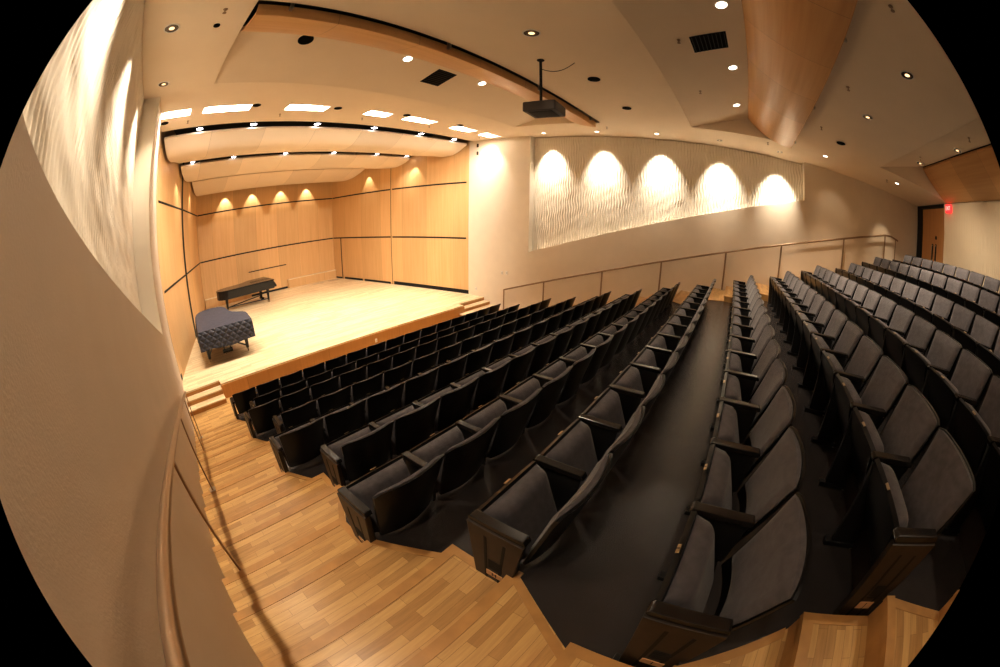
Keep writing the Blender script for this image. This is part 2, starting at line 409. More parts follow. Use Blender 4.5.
# ------------------------------------------------------------------ stage shell walls
SW = {'stage_left': ((-.43, 9.37), (.483, 13.5)), 'stage_left_rear': ((.483, 13.5), (1.42, 18.2)),
      'stage_back': ((1.42, 18.2), (9.13, 18.2)), 'stage_right_rear': ((9.81, 13.6), (9.13, 18.2)), 'stage_right': ((10.42, 9.37), (9.81, 13.6))}
ZT = CZ + 3.35
for nm, (a, c) in SW.items():
    a = Vector((*a, 0)); c = Vector((*c, 0)); t = (c - a).normalized(); L_ = (c - a).length
    nrm = Vector((-t.y, t.x, 0)); ctr = Vector((5, 13, 0))
    if nrm.dot(ctr - a) < 0: nrm = -nrm
    def pt(s, z, off): q = a + t * s + nrm * off; return (q.x, q.y, z)
    def strip(mb, s0, s1, z0, z1, off=.004, dep=.0, mi=0):
        mb.quad(pt(s0, z0, off), pt(s1, z0, off), pt(s1, z1, off), pt(s0, z1, off), mi)
    mb = MB(); strip(mb, -.02, L_ + .02, ZS - .02, ZT, 0)
    w = struct(mb.build('wall_' + nm, M['maple']))
    rv = MB()
    ins = .12 if 'back' not in nm else 0
    s0, s1 = (ins, L_ - .10) if nm == 'stage_right' else ((.25, L_ - .06) if nm == 'stage_left' else (0.02, L_ - .02))
    for zz in (1.20, -1.0): strip(rv, s0, s1, CZ + zz - .03, CZ + zz + .03)
    if nm == 'stage_right': strip(rv, .0, L_ - .1, ZS, ZS + .15); strip(rv, L_ - .03, L_, ZS, ZT, .006)
    if nm == 'stage_right_rear':
        strip(rv, .12, 2.05, ZS, ZS + .10); strip(rv, 2.2, 3.75, ZS, ZS + .10); strip(rv, 3.9, 3.97, ZS, CZ - 1.0); strip(rv, 3.99, L_, ZS, ZS + .08)
    if nm == 'stage_left': strip(rv, 0, .05, ZS, ZT); strip(rv, L_ - .34, L_, ZS, ZT, .006); strip(rv, 0.05, .2, ZS, ZS + .16); strip(rv, L_ - .35, L_, ZS, ZS + .16)
    if nm == 'stage_left_rear': pass
    if nm == 'stage_back':
        strip(rv, 2.60, 4.76, CZ - 2.0, CZ - 1.955); strip(rv, 2.62, 4.72, ZS, ZS + .10)
    rv.build('reveal', M['black'], w)
    if nm == 'stage_back':
        for sa, sb in ((0.02, 2.55), (4.74, L_ - .02)):
            MB().box(a.x + sa, a.x + sb, 18.2 - .16, 18.19, ZS, ZS + .42).build('plinth', M['maple'], w, bevel=.006)
            MB().box(a.x + sa, a.x + sb, 18.2 - .19, 18.19, ZS + .42, ZS + .46).build('plinth_cap', M['stage'], w, bevel=.004)
        for q in range(2):
            MB().box(a.x + 6.0 + q * .95, a.x + 6.6 + q * .95, 18.2 - .75, 18.2 - .55, ZS, ZS + .004).build('floor_rectangle', M['steel'], w)  # thin metallic rectangles on the stage floor near the back wall
# white plaster jambs where the hall walls meet the shell, and the dark stage loft
b = MB()
b.quad((-1.2, 9.2, sof(9.2)), (11.2, 9.2, sof(9.2)), (11.2, 9.2, sof(9.2) + .9), (-1.2, 9.2, sof(9.2) + .9))
b.quad((-1.2, 9.2, sof(9.2) + .9), (11.2, 9.2, sof(9.2) + .9), (11.2, 18.7, ZT), (-1.2, 18.7, ZT))
struct(b.build('ceiling_stage_loft', M['void']))

# stage canopies
def canopy(prof, label, name='stage_canopy'):
    def xl(Y): 
        return (-.43 + (Y - 9.37) * .221 if Y < 13.5 else .483 + (Y - 13.5) * .1994) + .10
    def xr(Y):
        return (10.42 - (Y - 9.37) * .144 if Y < 13.6 else 9.81 - (Y - 13.6) * .1478) - .06
    # resample smoothly
    pts = []
    n = len(prof)
    for i in range(n - 1):
        p0 = prof[max(i - 1, 0)]; p1 = prof[i]; p2 = prof[i + 1]; p3 = prof[min(i + 2, n - 1)]
        for t in (0, .25, .5, .75):
            f = lambda a_, b_, c_, d_: .5 * ((2 * b_) + (-a_ + c_) * t + (2 * a_ - 5 * b_ + 4 * c_ - d_) * t * t + (-a_ + 3 * b_ - 3 * c_ + d_) * t ** 3)
            pts.append((f(p0[0], p1[0], p2[0], p3[0]), f(p0[1], p1[1], p2[1], p3[1])))
    pts.append(prof[-1])
    N = len(pts) - 1
    def f1(u, v):
        i = round(v * N); Y, z = pts[i]; return (xl(Y) + (xr(Y) - xl(Y)) * u, Y, CZ + z)
    def f2(u, v):
        i = round(v * N); Y, z = pts[i]; return (xl(Y) + (xr(Y) - xl(Y)) * u, Y + .015, CZ + z + .05)
    o = MB().slab(f1, f2, 12, N).build(name, M['cloud'], smooth=True)
    return tag(o, label, 'acoustic canopy')
canopy([(9.44, 2.71), (9.62, 2.59), (9.85, 2.45), (10.15, 2.345), (10.6, 2.33), (11.05, 2.41), (11.6, 2.49), (12.04, 2.555)], 'cream curved acoustic canopy hanging over the front of the stage')
canopy([(12.33, 2.50), (12.48, 2.40), (12.72, 2.30), (13.05, 2.21), (13.5, 2.19), (14.3, 2.27), (15.28, 2.42)], 'cream curved acoustic canopy over the middle of the stage')
canopy([(15.36, 2.40), (15.8, 2.22), (16.2, 2.10), (16.65, 2.03), (17.1, 2.02), (17.8, 2.08)], 'cream curved acoustic canopy nearest the back wall of the stage')

# ------------------------------------------------------------------ ceiling
slots = [(-.42, .30), (.60, 1.75), (2.66, 3.72), (4.88, 5.60), (6.16, 7.20), (8.02, 8.95), (9.45, 10.15)]
SY0, SY1 = 7.70, 8.12
CX0, CX1 = .60, 9.05
cof = [(6.35, 3.60, CX0, CX1), (1.13, -1.55, CX0, CX1), (-3.90, -6.47, CX0 + .4, 8.45)]
b = MB()
def cq(x0, x1, y0, y1):
    if abs(x1 - x0) < 1e-4 or abs(y1 - y0) < 1e-4: return
    b.quad((x0, y0, sof(y0)), (x1, y0, sof(y0)), (x1, y1, sof(y1)), (x0, y1, sof(y1)))
XW0, XW1 = -1.0, 11.2
cq(XW0, XW1, SY1, 9.20)
xs = [XW0]
for s in slots: xs += [s[0], s[1]]
xs.append(XW1)
for i in range(0, len(xs), 2): cq(xs[i], xs[i + 1], SY0, SY1)
cq(XW0, XW1, 6.35, SY0)
yprev = 6.35
for i, (ya, yb_, x0, x1) in enumerate(cof):
    if yprev > ya + .01: cq(XW0, XW1, ya, yprev)
    cq(XW0, x0, yb_, ya); cq(x1, XW1, yb_, ya); yprev = yb_
cq(XW0, XW1, YREAR - .2, yprev)
# coffer slopes and cheeks
tops = [(4.92, CZ + 3.05), (-.37, CZ + 2.99), (-5.50, CZ + 2.93)]
for (ya, yb_, x0, x1), (yt, zt_) in zip(cof, tops):
    za = sof(ya); sl = (zt_ - za) / (ya - yt); ze = za + sl * (ya - yb_)
    b.quad((x0, ya, za), (x1, ya, za), (x1, yt, zt_), (x0, yt, zt_))
    for x in (x0, x1):
        b.poly([(x, ya, za), (x, yt, zt_), (x, yb_, zt_ + .12), (x, yb_, sof(yb_))])
struct(b.build('ceiling', M['ceil']))
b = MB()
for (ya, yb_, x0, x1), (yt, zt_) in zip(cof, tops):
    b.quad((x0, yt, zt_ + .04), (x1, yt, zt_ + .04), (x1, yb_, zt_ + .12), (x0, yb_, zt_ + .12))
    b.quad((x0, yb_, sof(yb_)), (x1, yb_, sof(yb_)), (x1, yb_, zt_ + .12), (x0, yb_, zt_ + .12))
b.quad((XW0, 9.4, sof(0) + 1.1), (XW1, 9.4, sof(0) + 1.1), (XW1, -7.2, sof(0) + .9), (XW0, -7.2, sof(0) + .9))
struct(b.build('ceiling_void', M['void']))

# wood reflectors
def reflector(A, B, x0, x1, sag, lip, label):
    A = Vector((0, A[0], CZ + A[1])); Bv = Vector((0, B[0], CZ + B[1]))
    t = (Bv - A).normalized(); n = Vector((0, -t.z, t.y))
    if n.z > 0: n = -n
    N = 14
    def prof(i):
        s = i / N; p = A + (Bv - A) * s + n * sag * 4 * s * (1 - s); return p
    th = thing('ceiling_reflector', label, 'ceiling reflector', ((x0 + x1) / 2, Bv.y, Bv.z))
    org = Vector(th.location)
    f1 = lambda u, v: Vector((x0 + (x1 - x0) * u, 0, 0)) + prof(round(v * N)) - org
    f2 = lambda u, v: Vector((x0 + (x1 - x0) * u, 0, .035)) + prof(round(v * N)) - org - n * .02
    MB().slab(f1, f2, 10, N).build('curved_panel', M['maple_dark'], th, smooth=True)
    if lip:
        MB().box(x0 - org.x, x1 - org.x, -.018, .0, -.002, lip).build('rear_fascia', M['maple_dark'], th)
        for k in range(4):
            xx = x0 + (x1 - x0) * (.05 + .3 * k)
            MB().box(xx - org.x - .02, xx - org.x + .02, -.08, -.02, lip - .08, lip + .10).build('hanger', M['steel'], th)
    return th
reflector((4.92, 3.04), (3.735, 2.52), CX0 + .04, CX1 - .02, .10, .165, 'curved maple ceiling reflector in front of the hanging projector')
reflector((-.37, 2.98), (-1.47, 2.40), CX0 + .04, CX1 - .05, .15, .11, 'curved maple ceiling reflector directly overhead, behind the black ceiling grille')
reflector((-5.50, 2.86), (-6.40, 2.31), CX0 + .45, 8.42, .06, 0, 'curved maple ceiling reflector above the rear wall and exit sign')

# cove lights in the slots
for i, (x0, x1) in enumerate(slots):
    ordn = ['first', 'second', 'third', 'fourth', 'fifth', 'sixth', 'seventh'][i]
    th = thing('cove_light', 'bright recessed ceiling slot before the stage, %s from the near wall' % ordn, 'light', ((x0 + x1) / 2, (SY0 + SY1) / 2, sof(7.9)), group='slot lights before the stage')
    w = (x1 - x0) / 2; hy = (SY1 - SY0) / 2; H = .32
    dz0, dz1 = sof(SY1) - sof(7.935), sof(SY0) - sof(7.935)
    mb = MB()
    for s in (-1, 1):
        mb.quad((s * w, -hy, dz1 - .004), (s * w, hy, dz0 - .004), (s * w, hy, H), (s * w, -hy, H))
        mb.quad((-w, s * hy, (dz0 if s > 0 else dz1) - .004), (w, s * hy, (dz0 if s > 0 else dz1) - .004), (w, s * hy, H), (-w, s * hy, H))
    mb.build('housing', M['white'], th)
    MB().box(-w, w, -hy, hy, H, H + .02).build('lamp_panel', M['cove'], th)

# round ceiling fixtures
def ceil_pt(p):
    return p
def downlight(X, Y, r, mode, label, z=None, tilt=0, group=None):
    z = sof(Y) if z is None else z
    th = thing('downlight', label, 'light', (X, Y, z - .002), group=group)
    th.rotation_euler = (tilt, 0, 0)
    MB().lathe([(r, .0), (r, -.008), (r * .86, -.010), (r * .84, .0)], n=22).build('trim_ring', M['white'], th, smooth=True)
    if mode == 'lit':
        MB().lathe([(r * .72, -.012), (r * .3, -.013), (0.0005, -.013)], n=22).build('lamp', M['lamp'], th)
    else:
        MB().lathe([(r * .85, -.006), (r * .5, -.0045), (r * .1, -.004), (0.0005, -.004)], n=22).build('reflector_cone', M['coneblack'], th)
        MB().lathe([(r * .36, -.008), (.0005, -.008)], n=14).build('lamp', M['lampdim'], th)
    return th
def disc_speaker(X, Y, r, label, z=None, tilt=0, group='round black ceiling discs'):
    z = sof(Y) if z is None else z
    o = MB().lathe([(r, 0), (r, -.012), (r * .9, -.016), (.0005, -.014)], n=24).build('ceiling_disc', M['grille'])
    o.location = (X, Y, z - .002); o.rotation_euler = (tilt, 0, 0)
    return tag(o, label, 'ceiling speaker', group)
def slopez(i, Y):
    (ya, yb_, x0, x1), (yt, zt_) = cof[i], tops[i]
    return sof(ya) + (zt_ - sof(ya)) * (ya - Y) / (ya - yt)
def slopet(i):
    (ya, yb_, x0, x1), (yt, zt_) = cof[i], tops[i]
    return -math.atan2(zt_ - sof(ya), ya - yt)
SPOTS = []     # (loc, target, watt, cone, blend, colour, radius)
WARM = (1.0, .79, .55); WARM2 = (1.0, .89, .73)
# row of lights washing the far relief panel, mirrored along the near one
ORD = ['first', 'second', 'third', 'fourth', 'fifth', 'sixth', 'seventh', 'eighth', 'ninth', 'tenth', 'eleventh', 'twelfth', 'thirteenth', 'fourteenth', 'fifteenth']
for i, Y in enumerate((5.95, 4.12, 2.28, .46, -1.30)):
    downlight(10.08, Y, .085, 'lit' if i < 3 else 'dim', 'small wall washer above the far relief panel, %s from the stage' % ORD[i], group='wall washers over the far relief panel')
    SPOTS.append(((10.12, Y, sof(Y) - .05), (10.80, Y + .02, CZ + 1.15), 430, 64, 1.0, WARM2, .03))
    SPOTS.append(((-.36, Y, sof(Y) - .05), (-.90, Y + .02, CZ + 1.05), 150, 66, 1.0, WARM2, .03))
for i, Y in enumerate((6.08, 4.19)):
    downlight(-.40, Y, .115, 'dim', 'round downlight above the near relief panel, %s from the stage' % ORD[i], group='downlights by the near relief panel')
downlight(9.20, -2.50, .085, 'lit', 'small lit downlight by the far wall past the relief panel end')
SPOTS.append(((9.6, -2.9, sof(-2.9) - .05), (10.6, -3.1, CZ + .9), 16, 62, .8, WARM, .03))
downlight(9.15, -4.85, .085, 'lit', 'small lit downlight by the far wall near the rear doors')
SPOTS.append(((9.75, -4.95, sof(-4.9) - .05), (10.6, -5.0, CZ + .3), 60, 46, .8, WARM, .03))
downlight(6.80, -4.37, .105, 'dim', 'downlight before the rear reflector, nearer the far wall')
downlight(5.12, -4.40, .105, 'dim', 'downlight before the rear reflector, further from the far wall')
for X, t in ((3.80, 'round downlight with dark cone behind the overhead reflector, nearer the camera'), (5.76, 'round downlight with dark cone behind the overhead reflector, further from the camera')):
    downlight(X, -2.54, .115, 'dim', t)
downlight(3.86, 2.45, .125, 'dim', 'round downlight with dark cone in the ceiling beside the projector mount')
for X, m, t in ((3.97, 'lit', 'nearest'), (5.94, 'lit', 'middle'), (7.92, 'lit', 'furthest')):
    downlight(X, -.09, .105, m, 'lit downlight along the edge of the overhead reflector, %s of the three' % t, z=slopez(1, -.09), tilt=slopet(1))
for X, t in ((3.88, 'left'), (5.96, 'right')):
    downlight(X, 5.05, .11, 'lit', 'lit downlight by the maple reflector, %s of the black ceiling grille' % t, z=slopez(0, 5.05), tilt=slopet(0))
disc_speaker(1.84, 5.07, .13, 'black ceiling disc just under the left end of the maple reflector', z=slopez(0, 5.07), tilt=slopet(0))
disc_speaker(5.88, 2.43, .115, 'black ceiling disc right of the projector pole')
disc_speaker(7.73, 2.42, .105, 'black ceiling disc between the projector and the far wall')
disc_speaker(7.74, -2.54, .11, 'black ceiling disc right of the overhead reflector tip')
for i, (X, Y) in enumerate(((-.32, 8.47), (1.86, 7.75), (3.96, 7.78), (5.97, 7.63), (7.95, 7.57))):
    disc_speaker(X, Y, .10, 'black ceiling disc between the slot lights, %s from the near wall' % ORD[i])
disc_speaker(.23, 4.21, .045, 'tiny black ceiling disc between the near wall and the maple reflector')
# square grilles flush in the sloping ceiling
for i, (x0, x1, y0, y1, lab) in enumerate(((4.70, 5.20, 5.08, 5.64, 'black square ceiling grille below the maple reflector near the projector'), (4.67, 5.18, -.07, .48, 'black square ceiling grille beside the overhead reflector'))):
    f = lambda u, v: (x0 + (x1 - x0) * u, y0 + (y1 - y0) * v, slopez(i, y0 + (y1 - y0) * v) - .006)
    g = thing('ceiling_grille', lab, 'vent', ((x0 + x1) / 2, (y0 + y1) / 2, slopez(i, (y0 + y1) / 2)))
    mb = MB().slab(f, lambda u, v: Vector(f(u, v)) + Vector((0, 0, .005)), 2, 2)
    mb.v = [tuple(Vector(v) - Vector(g.location)) for v in mb.v]; mb.build('backing', M['grille'], g)
    mb = MB()
    for k in range(9):
        v = (k + .5) / 9; y = y0 + (y1 - y0) * v; z = slopez(i, y) - .010
        mb.box(x0 + .01 - g.location.x, x1 - .01 - g.location.x, y - .006 - g.location.y, y + .006 - g.location.y, z - .006 - g.location.z, z + .004 - g.location.z)
    mb.build('louvres', M['black'], g)
# sprinkler heads
SPR = [(.25, 3.82, 'at the near edge of the ceiling over the maple reflector end'), (2.69, 8.50, 'over the stage front, second from the near wall'), (5.09, 8.48, 'over the stage front, third from the near wall'), (.29, 8.59, 'over the stage front, nearest the near wall'), (7.40, 8.33, 'over the stage front, fourth from the near wall'), (9.83, 8.41, 'over the stage front by the far wall'),
       (4.69, .64, 'left of the grille by the overhead reflector'), (6.79, .62, 'in the ceiling near the tip of the overhead reflector'), (9.54, 3.59, 'in the ceiling past the end of the maple reflector'), (4.91, -1.90, 'behind the overhead reflector, nearer the camera'), (7.11, -1.90, 'right of the overhead reflector tip'), (2.60, -1.90, 'behind the overhead reflector at the frame top'), (4.41, -4.21, 'over the rear seats by the picture edge'), (6.48, -4.18, 'above the downlight before the rear reflector'), (9.30, -4.55, 'by the far wall near the rear doors'), (9.37, -.89, 'over the far relief panel below the reflector tip')]
for X, Y, t in SPR:
    z = sof(Y)
    if CX0 < X < CX1 and -.3 < Y < 1.13: z = slopez(1, Y)
    o = MB().lathe([(.030, 0), (.030, -.006), (.009, -.010), (.009, -.05), (.026, -.056), (.026, -.060), (.0005, -.061)], n=10).build('sprinkler_head', M['bronze'])
    o.location = (X, Y, z); tag(o, 'small sprinkler head ' + t, 'sprinkler', 'ceiling sprinkler heads')

# stage light discs in the gap before the first canopy and in the first joint
for i, X in enumerate((.68, 2.20, 4.11, 6.04, 7.92, 9.50)):
    th = thing('ceiling_spotlight', 'round stage light in the dark gap before the first canopy, %s from the near wall' % ORD[i], 'light', (X, 9.30, CZ + 2.80), group='stage lights in the canopy gap')
    MB().lathe([(.10, .10), (.10, .0), (.085, -.012), (.08, .0)], n=18).build('housing', M['black'], th, smooth=True)
    MB().lathe([(.088, -.014), (.0005, -.016)], n=18).build('lamp', M['stagelamp'], th)
    SPOTS.append(((X, 9.32, CZ + 2.70), (X * .8 + 1, 11.6, ZS), 112, 80, .8, (1, .91, .80), .05))
for i, X in enumerate((.75, 2.24, 4.19, 6.15, 8.10, 9.62)):
    th = thing('ceiling_spotlight', 'round stage light in the joint between the two front canopies, %s from the near wall' % ORD[i], 'light', (X, 12.185, CZ + 2.56), group='stage lights in the canopy joint')
    MB().lathe([(.085, .10), (.085, .0), (.075, -.01), (.07, .0)], n=18).build('housing', M['black'], th, smooth=True)
    MB().lathe([(.078, -.012), (.0005, -.014)], n=18).build('lamp', M['stagelamp'], th)
    SPOTS.append(((X, 12.19, CZ + 2.52), (X * .85 + .75, 13.6, ZS), 112, 85, .8, (1, .91, .80), .05))
# spots grazing the shell walls
for X in (2.94, 4.42, 6.02, 7.52): SPOTS.append(((X, 17.90, CZ + 2.12), (X, 18.32, CZ + .3), 95, 66, .55, WARM2, .02))
SPOTS.append(((9.30, 15.05, CZ + 2.25), (9.75, 15.10, CZ + .6), 55, 66, .6, WARM2, .02))
SPOTS.append(((9.72, 12.05, CZ + 2.35), (10.2, 12.12, CZ + .6), 55, 66, .6, WARM2, .02))
SPOTS.append(((.62, 12.10, CZ + 2.35), (.1, 12.12, CZ + .6), 55, 66, .6, WARM2, .02))
SPOTS.append(((1.22, 15.30, CZ + 2.25), (.75, 15.30, CZ + .6), 55, 66, .6, WARM2, .02))
# bright scallop on the white wall by the stage, and its mirror
SPOTS.append(((9.75, 8.05, sof(8) - .06), (10.42, 8.05, CZ + 1.3), 55, 58, .5, WARM2, .03))
SPOTS.append(((.12, 8.05, sof(8) - .06), (-.45, 8.05, CZ + 1.0), 40, 58, .5, WARM2, .03))

# ------------------------------------------------------------------ projector
pj = thing('projector', 'dark ceiling projector hanging on a black pole', 'projector', (4.77, 2.80, CZ + 1.69))
rot = Matrix.Rotation(R(8), 4, 'Z')
MB().obox(rot, .47, .52, .165).build('body', M['proj'], pj, bevel=.025, seg=3)
MB().obox(rot @ Matrix.Translation((0, 0, -.086)), .34, .38, .008).build('base_cover', M['black'], pj, bevel=.003)
mb = MB(); mb.lathe([(.045, 0), (.05, .03), (.038, .035), (.0005, .03)], n=18, M=rot @ Matrix.Translation((-.08, .26, .01)) @ Matrix.Rotation(R(-90), 4, 'X')); mb.build('lens', M['piano'], pj, smooth=True)
mb = MB()
for k in range(6): mb.obox(rot @ Matrix.Translation((.236, -.12 + k * .04, .0)), .006, .012, .08)
mb.build('vent_slots', M['black'], pj)
MB().box(-.09, .09, -.09, .09, .073, .10).build('mount_plate', M['black'], pj, bevel=.006)
MB().tube([(.03, .08, .09), (.03, .08, sof(2.9) - CZ - 1.69)], .022, 14).build('pole', M['black'], pj)
MB().lathe([(.06, 0), (.06, -.012), (.024, -.02)], c=(.03, .08, sof(2.9) - CZ - 1.692), n=18).build('ceiling_flange', M['black'], pj)
cpath = []
for k in range(13):
    t = k / 12; cpath.append((.05 + .27 * t, .07 - .45 * t, sof(2.9) - CZ - 1.69 - .18 - .06 * sin(pi * t) + .17 * t * t))
MB().tube(cpath, .006, 6).build('cable', M['black'], pj)

# ------------------------------------------------------------------ handrails
def railz(Y): return CZ - .436 - .306 * Y
def stepz(Y):                               # level of the wood step under a point of the aisle
    if Y > Yf(1) + P / 2: return 0
    for k in range(13, -1, -1):
        if Y <= Yf(k) + .03:
            if Y <= Yf(k) - P / 2 + .03 and k < 13: return ZF[k] + (ZF[k + 1] - ZF[k]) / 2
            return ZF[k] + .006
    return 0
for side in (-1, 1):
    rx = (lambda Y: -.335 + .005 * Y) if side < 0 else (lambda Y: wr(Y) - .14)
    posts = (6.55, 5.50, 3.60, 1.90, -.4, -2.4) if side < 0 else (7.57, 5.95, 3.92, 2.09, .20, -1.45, -3.49, -5.05)
    y0 = posts[0]; y1 = posts[-1]
    hr = thing('handrail', 'bronze metal handrail on posts along the near wall beside the wood steps' if side < 0 else 'bronze metal handrail on posts along the far wall', 'handrail', (rx(0), 0, railz(0)))
    o = Vector(hr.location)
    path = [Vector((rx(y0), y0, railz(y0) - .02)) - o]
    for i in range(13):
        Y = y0 + (y1 - y0) * i / 12; path.append(Vector((rx(Y), Y, railz(Y))) - o)
    if side > 0:
        path.append(Vector((rx(y1 - .25), y1 - .25, railz(y1) + .03)) - o); path.append(Vector((rx(y1 - .55), y1 - .55, railz(y1) - .02)) - o)
    MB().tube(path, .026, 14).build('rail', M['bronze'], hr, smooth=True)
    for Y in posts:
        zf_ = stepz(Y)
        mb = MB(); mb.box(rx(Y) - .008 - o.x, rx(Y) + .008 - o.x, Y - .024, Y + .024, zf_ - o.z, railz(Y) - .012 - o.z)
        ps = mb.build('post', M['bronze'], hr, bevel=.003)
        MB().box(rx(Y) - .04 - o.x, rx(Y) + .04 - o.x, Y - .04, Y + .04, zf_ + .004 - o.z, zf_ + .014 - o.z).build('base_plate', M['steel'], ps, bevel=.003)
    if side > 0:
        Y = y1 - .45
        MB().tube([(rx(Y) - o.x, Y, ZF[13] - o.z), (rx(Y) - o.x, Y, railz(y1) - o.z)], .016, 10).build('post', M['bronze'], hr)

# wall plates and small fittings
def wallplate(X, Y, z, w, h, mat, label, cat='outlet', name='wall_outlet', g=None):
    t = thing(name, label, cat, (X, Y, z), group=g)
    MB().box(-.012, .0, -w / 2, w / 2, -h / 2, h / 2).build('cover_plate', mat, t, bevel=.003)
    MB().box(-.018, -.010, -w / 6, w / 6, -h / 4, h / 4).build('rocker', M['steel'], t)
wallplate(wr(7.76) - .001, 7.76, CZ - 2.18, .08, .12, M['white'], 'white wall switch beside the far handrail start, nearer the stage', 'switch', 'wall_switch')
wallplate(wr(7.58) - .001, 7.56, CZ - 2.16, .08, .12, M['white'], 'white wall switch beside the far handrail start, further from the stage', 'switch', 'wall_switch')
wallplate(wr(8.98) - .001, 8.98, CZ - 2.93, .08, .12, M['white'], 'white wall outlet above the stage floor by the far steps')
t = thing('stage_outlet', 'white outlet plate on the wooden front face of the stage', 'outlet', (5.25, YSTG - .021, .13))
MB().box(-.035, .035, -.01, 0, -.055, .055).build('cover_plate', M['white'], t, bevel=.003)
MB().box(-.012, .012, -.014, -.008, -.03, .03).build('socket', M['steel'], t)
for zz, tt in ((2.62, 'upper'), (2.31, 'lower')):
    o = MB().box(-.05, 0, -.03, .03, -.07, .07).build('wall_bracket', M['coneblack'], bevel=.008)
    o.location = (wr(8.94) - .001, 8.94, CZ + zz); tag(o, 'small dark bracket high on the white wall by the stage, %s of two' % tt, 'bracket')

# ------------------------------------------------------------------ pianos
def rim(covered=False, grow=0.0):
    # plan outline, player at -y, bass (long straight) side at -x
    pts = [(-.76, 0), (.76, 0), (.76, .62), (.75, .80), (.68, .98), (.52, 1.15), (.38, 1.35), (.32, 1.6), (.30, 1.9), (.28, 2.2), (.20, 2.48), (.05, 2.66), (-.18, 2.74), (-.42, 2.70), (-.62, 2.55), (-.72, 2.30), (-.76, 1.9)]
    if grow:
        c = Vector((-.15, 1.2)); out = []
        for p in pts:
            d = (Vector(p) - c); out.append(tuple(Vector(p) + d.normalized() * grow))
        return out
    return pts
def piano_legs(root, casters=True):
    for (x, y) in ((-.62, .32), (.62, .32), (-.22, 2.30)):
        mb = MB(); mb.tube([(x, y, .10), (x, y, .30), (x, y, .62)], [.045, .055, .085], 8)
        lg = mb.build('leg', M['piano'], root)
        cs = MB(); cs.lathe([(.0005, -.018), (.045, -.018), (.045, .018), (.0005, .018)], n=14, M=Matrix.Rotation(R(90), 4, 'Y'), c=(x, y, .045)); cs.box(x - .03, x + .03, y - .03, y + .03, .07, .105)
        cs.build('caster', M['brass'], lg)
    mb = MB(); mb.box(-.03 - .09, -.03 - .05, .46, .50, .18, .64); mb.box(.03 + .05, .03 + .09, .46, .50, .18, .64); mb.box(-.16, .16, .40, .54, .10, .18); mb.build('pedal_lyre', M['piano'], root)
    mb = MB()
    for x in (-.07, 0, .07): mb.box(x - .016, x + .016, .30, .42, .10, .115)
    mb.build('pedal', M['brass'], root)
    mb = MB()      # truck braces seen under the case
    mb.tube([(-.62, .32, .16), (-.22, 2.30, .16)], .022, 8); mb.tube([(.62, .32, .16), (-.22, 2.30, .16)], .022, 8)
    mb.build('dolly_brace', M['standard'], root)
bare = thing('grand_piano', 'black grand piano with closed lid, side on by the stage back wall', 'piano', (4.62, 16.50, ZS), R(93))
MB().prism(rim(), .58, .93).build('case', M['piano'], bare, bevel=.012)
lid = MB().prism(rim(grow=.02), .935, .965).build('lid', M['piano'], bare, bevel=.008)
MB().box(-.74, .74, -.12, .0, .62, .72).build('key_bed', M['piano'], bare, bevel=.01)
mb = MB(); mb.prismx([(-.10, .72), (-.10, .76), (.0, .90), (.02, .90), (.02, .72)], -.70, .70); mb.build('fallboard', M['piano'], bare)
piano_legs(bare)
cov = thing('grand_piano', 'grand piano under a dark quilted cover, near the left stage wall', 'piano', (1.20, 9.74, ZS), R(-3))
piano_legs(cov)
MB().prism(rim(), .64, .95).build('case', M['piano'], cov)
cloth = thing('piano_cover', 'dark slate quilted cloth cover draped over the nearer grand piano', 'cover', (1.20, 9.74, ZS), R(-3))
out = [(x * 1.03, y - (.12 if y < .1 else 0)) for x, y in rim(grow=.045)]
# finer outline, then a draped skirt with a wavy hem
fine = []
for i in range(len(out)):
    p, q = Vector(out[i]), Vector(out[(i + 1) % len(out)]); n = max(1, int((q - p).length / .06))
    for j in range(n): fine.append(p.lerp(q, j / n))
cen = Vector((-.15, 1.2)); mbt = MB(); mbt.poly([(p.x, p.y, .985) for p in fine]); 
n = len(fine); rings = [(.985, .0), (.975, .012), (.90, .035), (.77, .05), (.62, .06), (.49, .065)]
vs = []; fs = []
for ri, (z, g) in enumerate(rings):
    for i, p in enumerate(fine):
        d = (p - cen).normalized(); wv = .012 * ri / 5 * sin(i * .9)
        zz = z + (.0 if ri < 4 else .025 * sin(i * .33))
        front = p.y < .1
        if front and ri >= 3: zz -= .02
        q = p + d * (g + wv); vs.append((q.x, q.y, zz))
for ri in range(len(rings) - 1):
    for i in range(n):
        fs.append((ri * n + i, ri * n + (i + 1) % n, (ri + 1) * n + (i + 1) % n, (ri + 1) * n + i))
mbt.build('cloth_top', M['cover'], cloth)
mq, nt, bq = newmat('quilted_cloth'); Lk = nt.links.new
tc = nt.nodes.new('ShaderNodeTexCoord'); sp = nt.nodes.new('ShaderNodeSeparateXYZ'); Lk(tc.outputs['Object'], sp.inputs[0])
hs = []
for sgn in (1, -1):
    a1 = nt.nodes.new('ShaderNodeMath'); a1.operation = 'ADD'; Lk(sp.outputs['X'], a1.inputs[0]); Lk(sp.outputs['Y'], a1.inputs[1])
    a2 = nt.nodes.new('ShaderNodeMath'); a2.operation = 'MULTIPLY_ADD'; Lk(sp.outputs['Z'], a2.inputs[0]); a2.inputs[1].default_value = sgn; Lk(a1.outputs[0], a2.inputs[2])
    a3 = nt.nodes.new('ShaderNodeMath'); a3.operation = 'MULTIPLY'; Lk(a2.outputs[0], a3.inputs[0]); a3.inputs[1].default_value = 2 * pi / .40
    a4 = nt.nodes.new('ShaderNodeMath'); a4.operation = 'SINE'; Lk(a3.outputs[0], a4.inputs[0])
    a5 = nt.nodes.new('ShaderNodeMath'); a5.operation = 'ABSOLUTE'; Lk(a4.outputs[0], a5.inputs[0]); hs.append(a5)
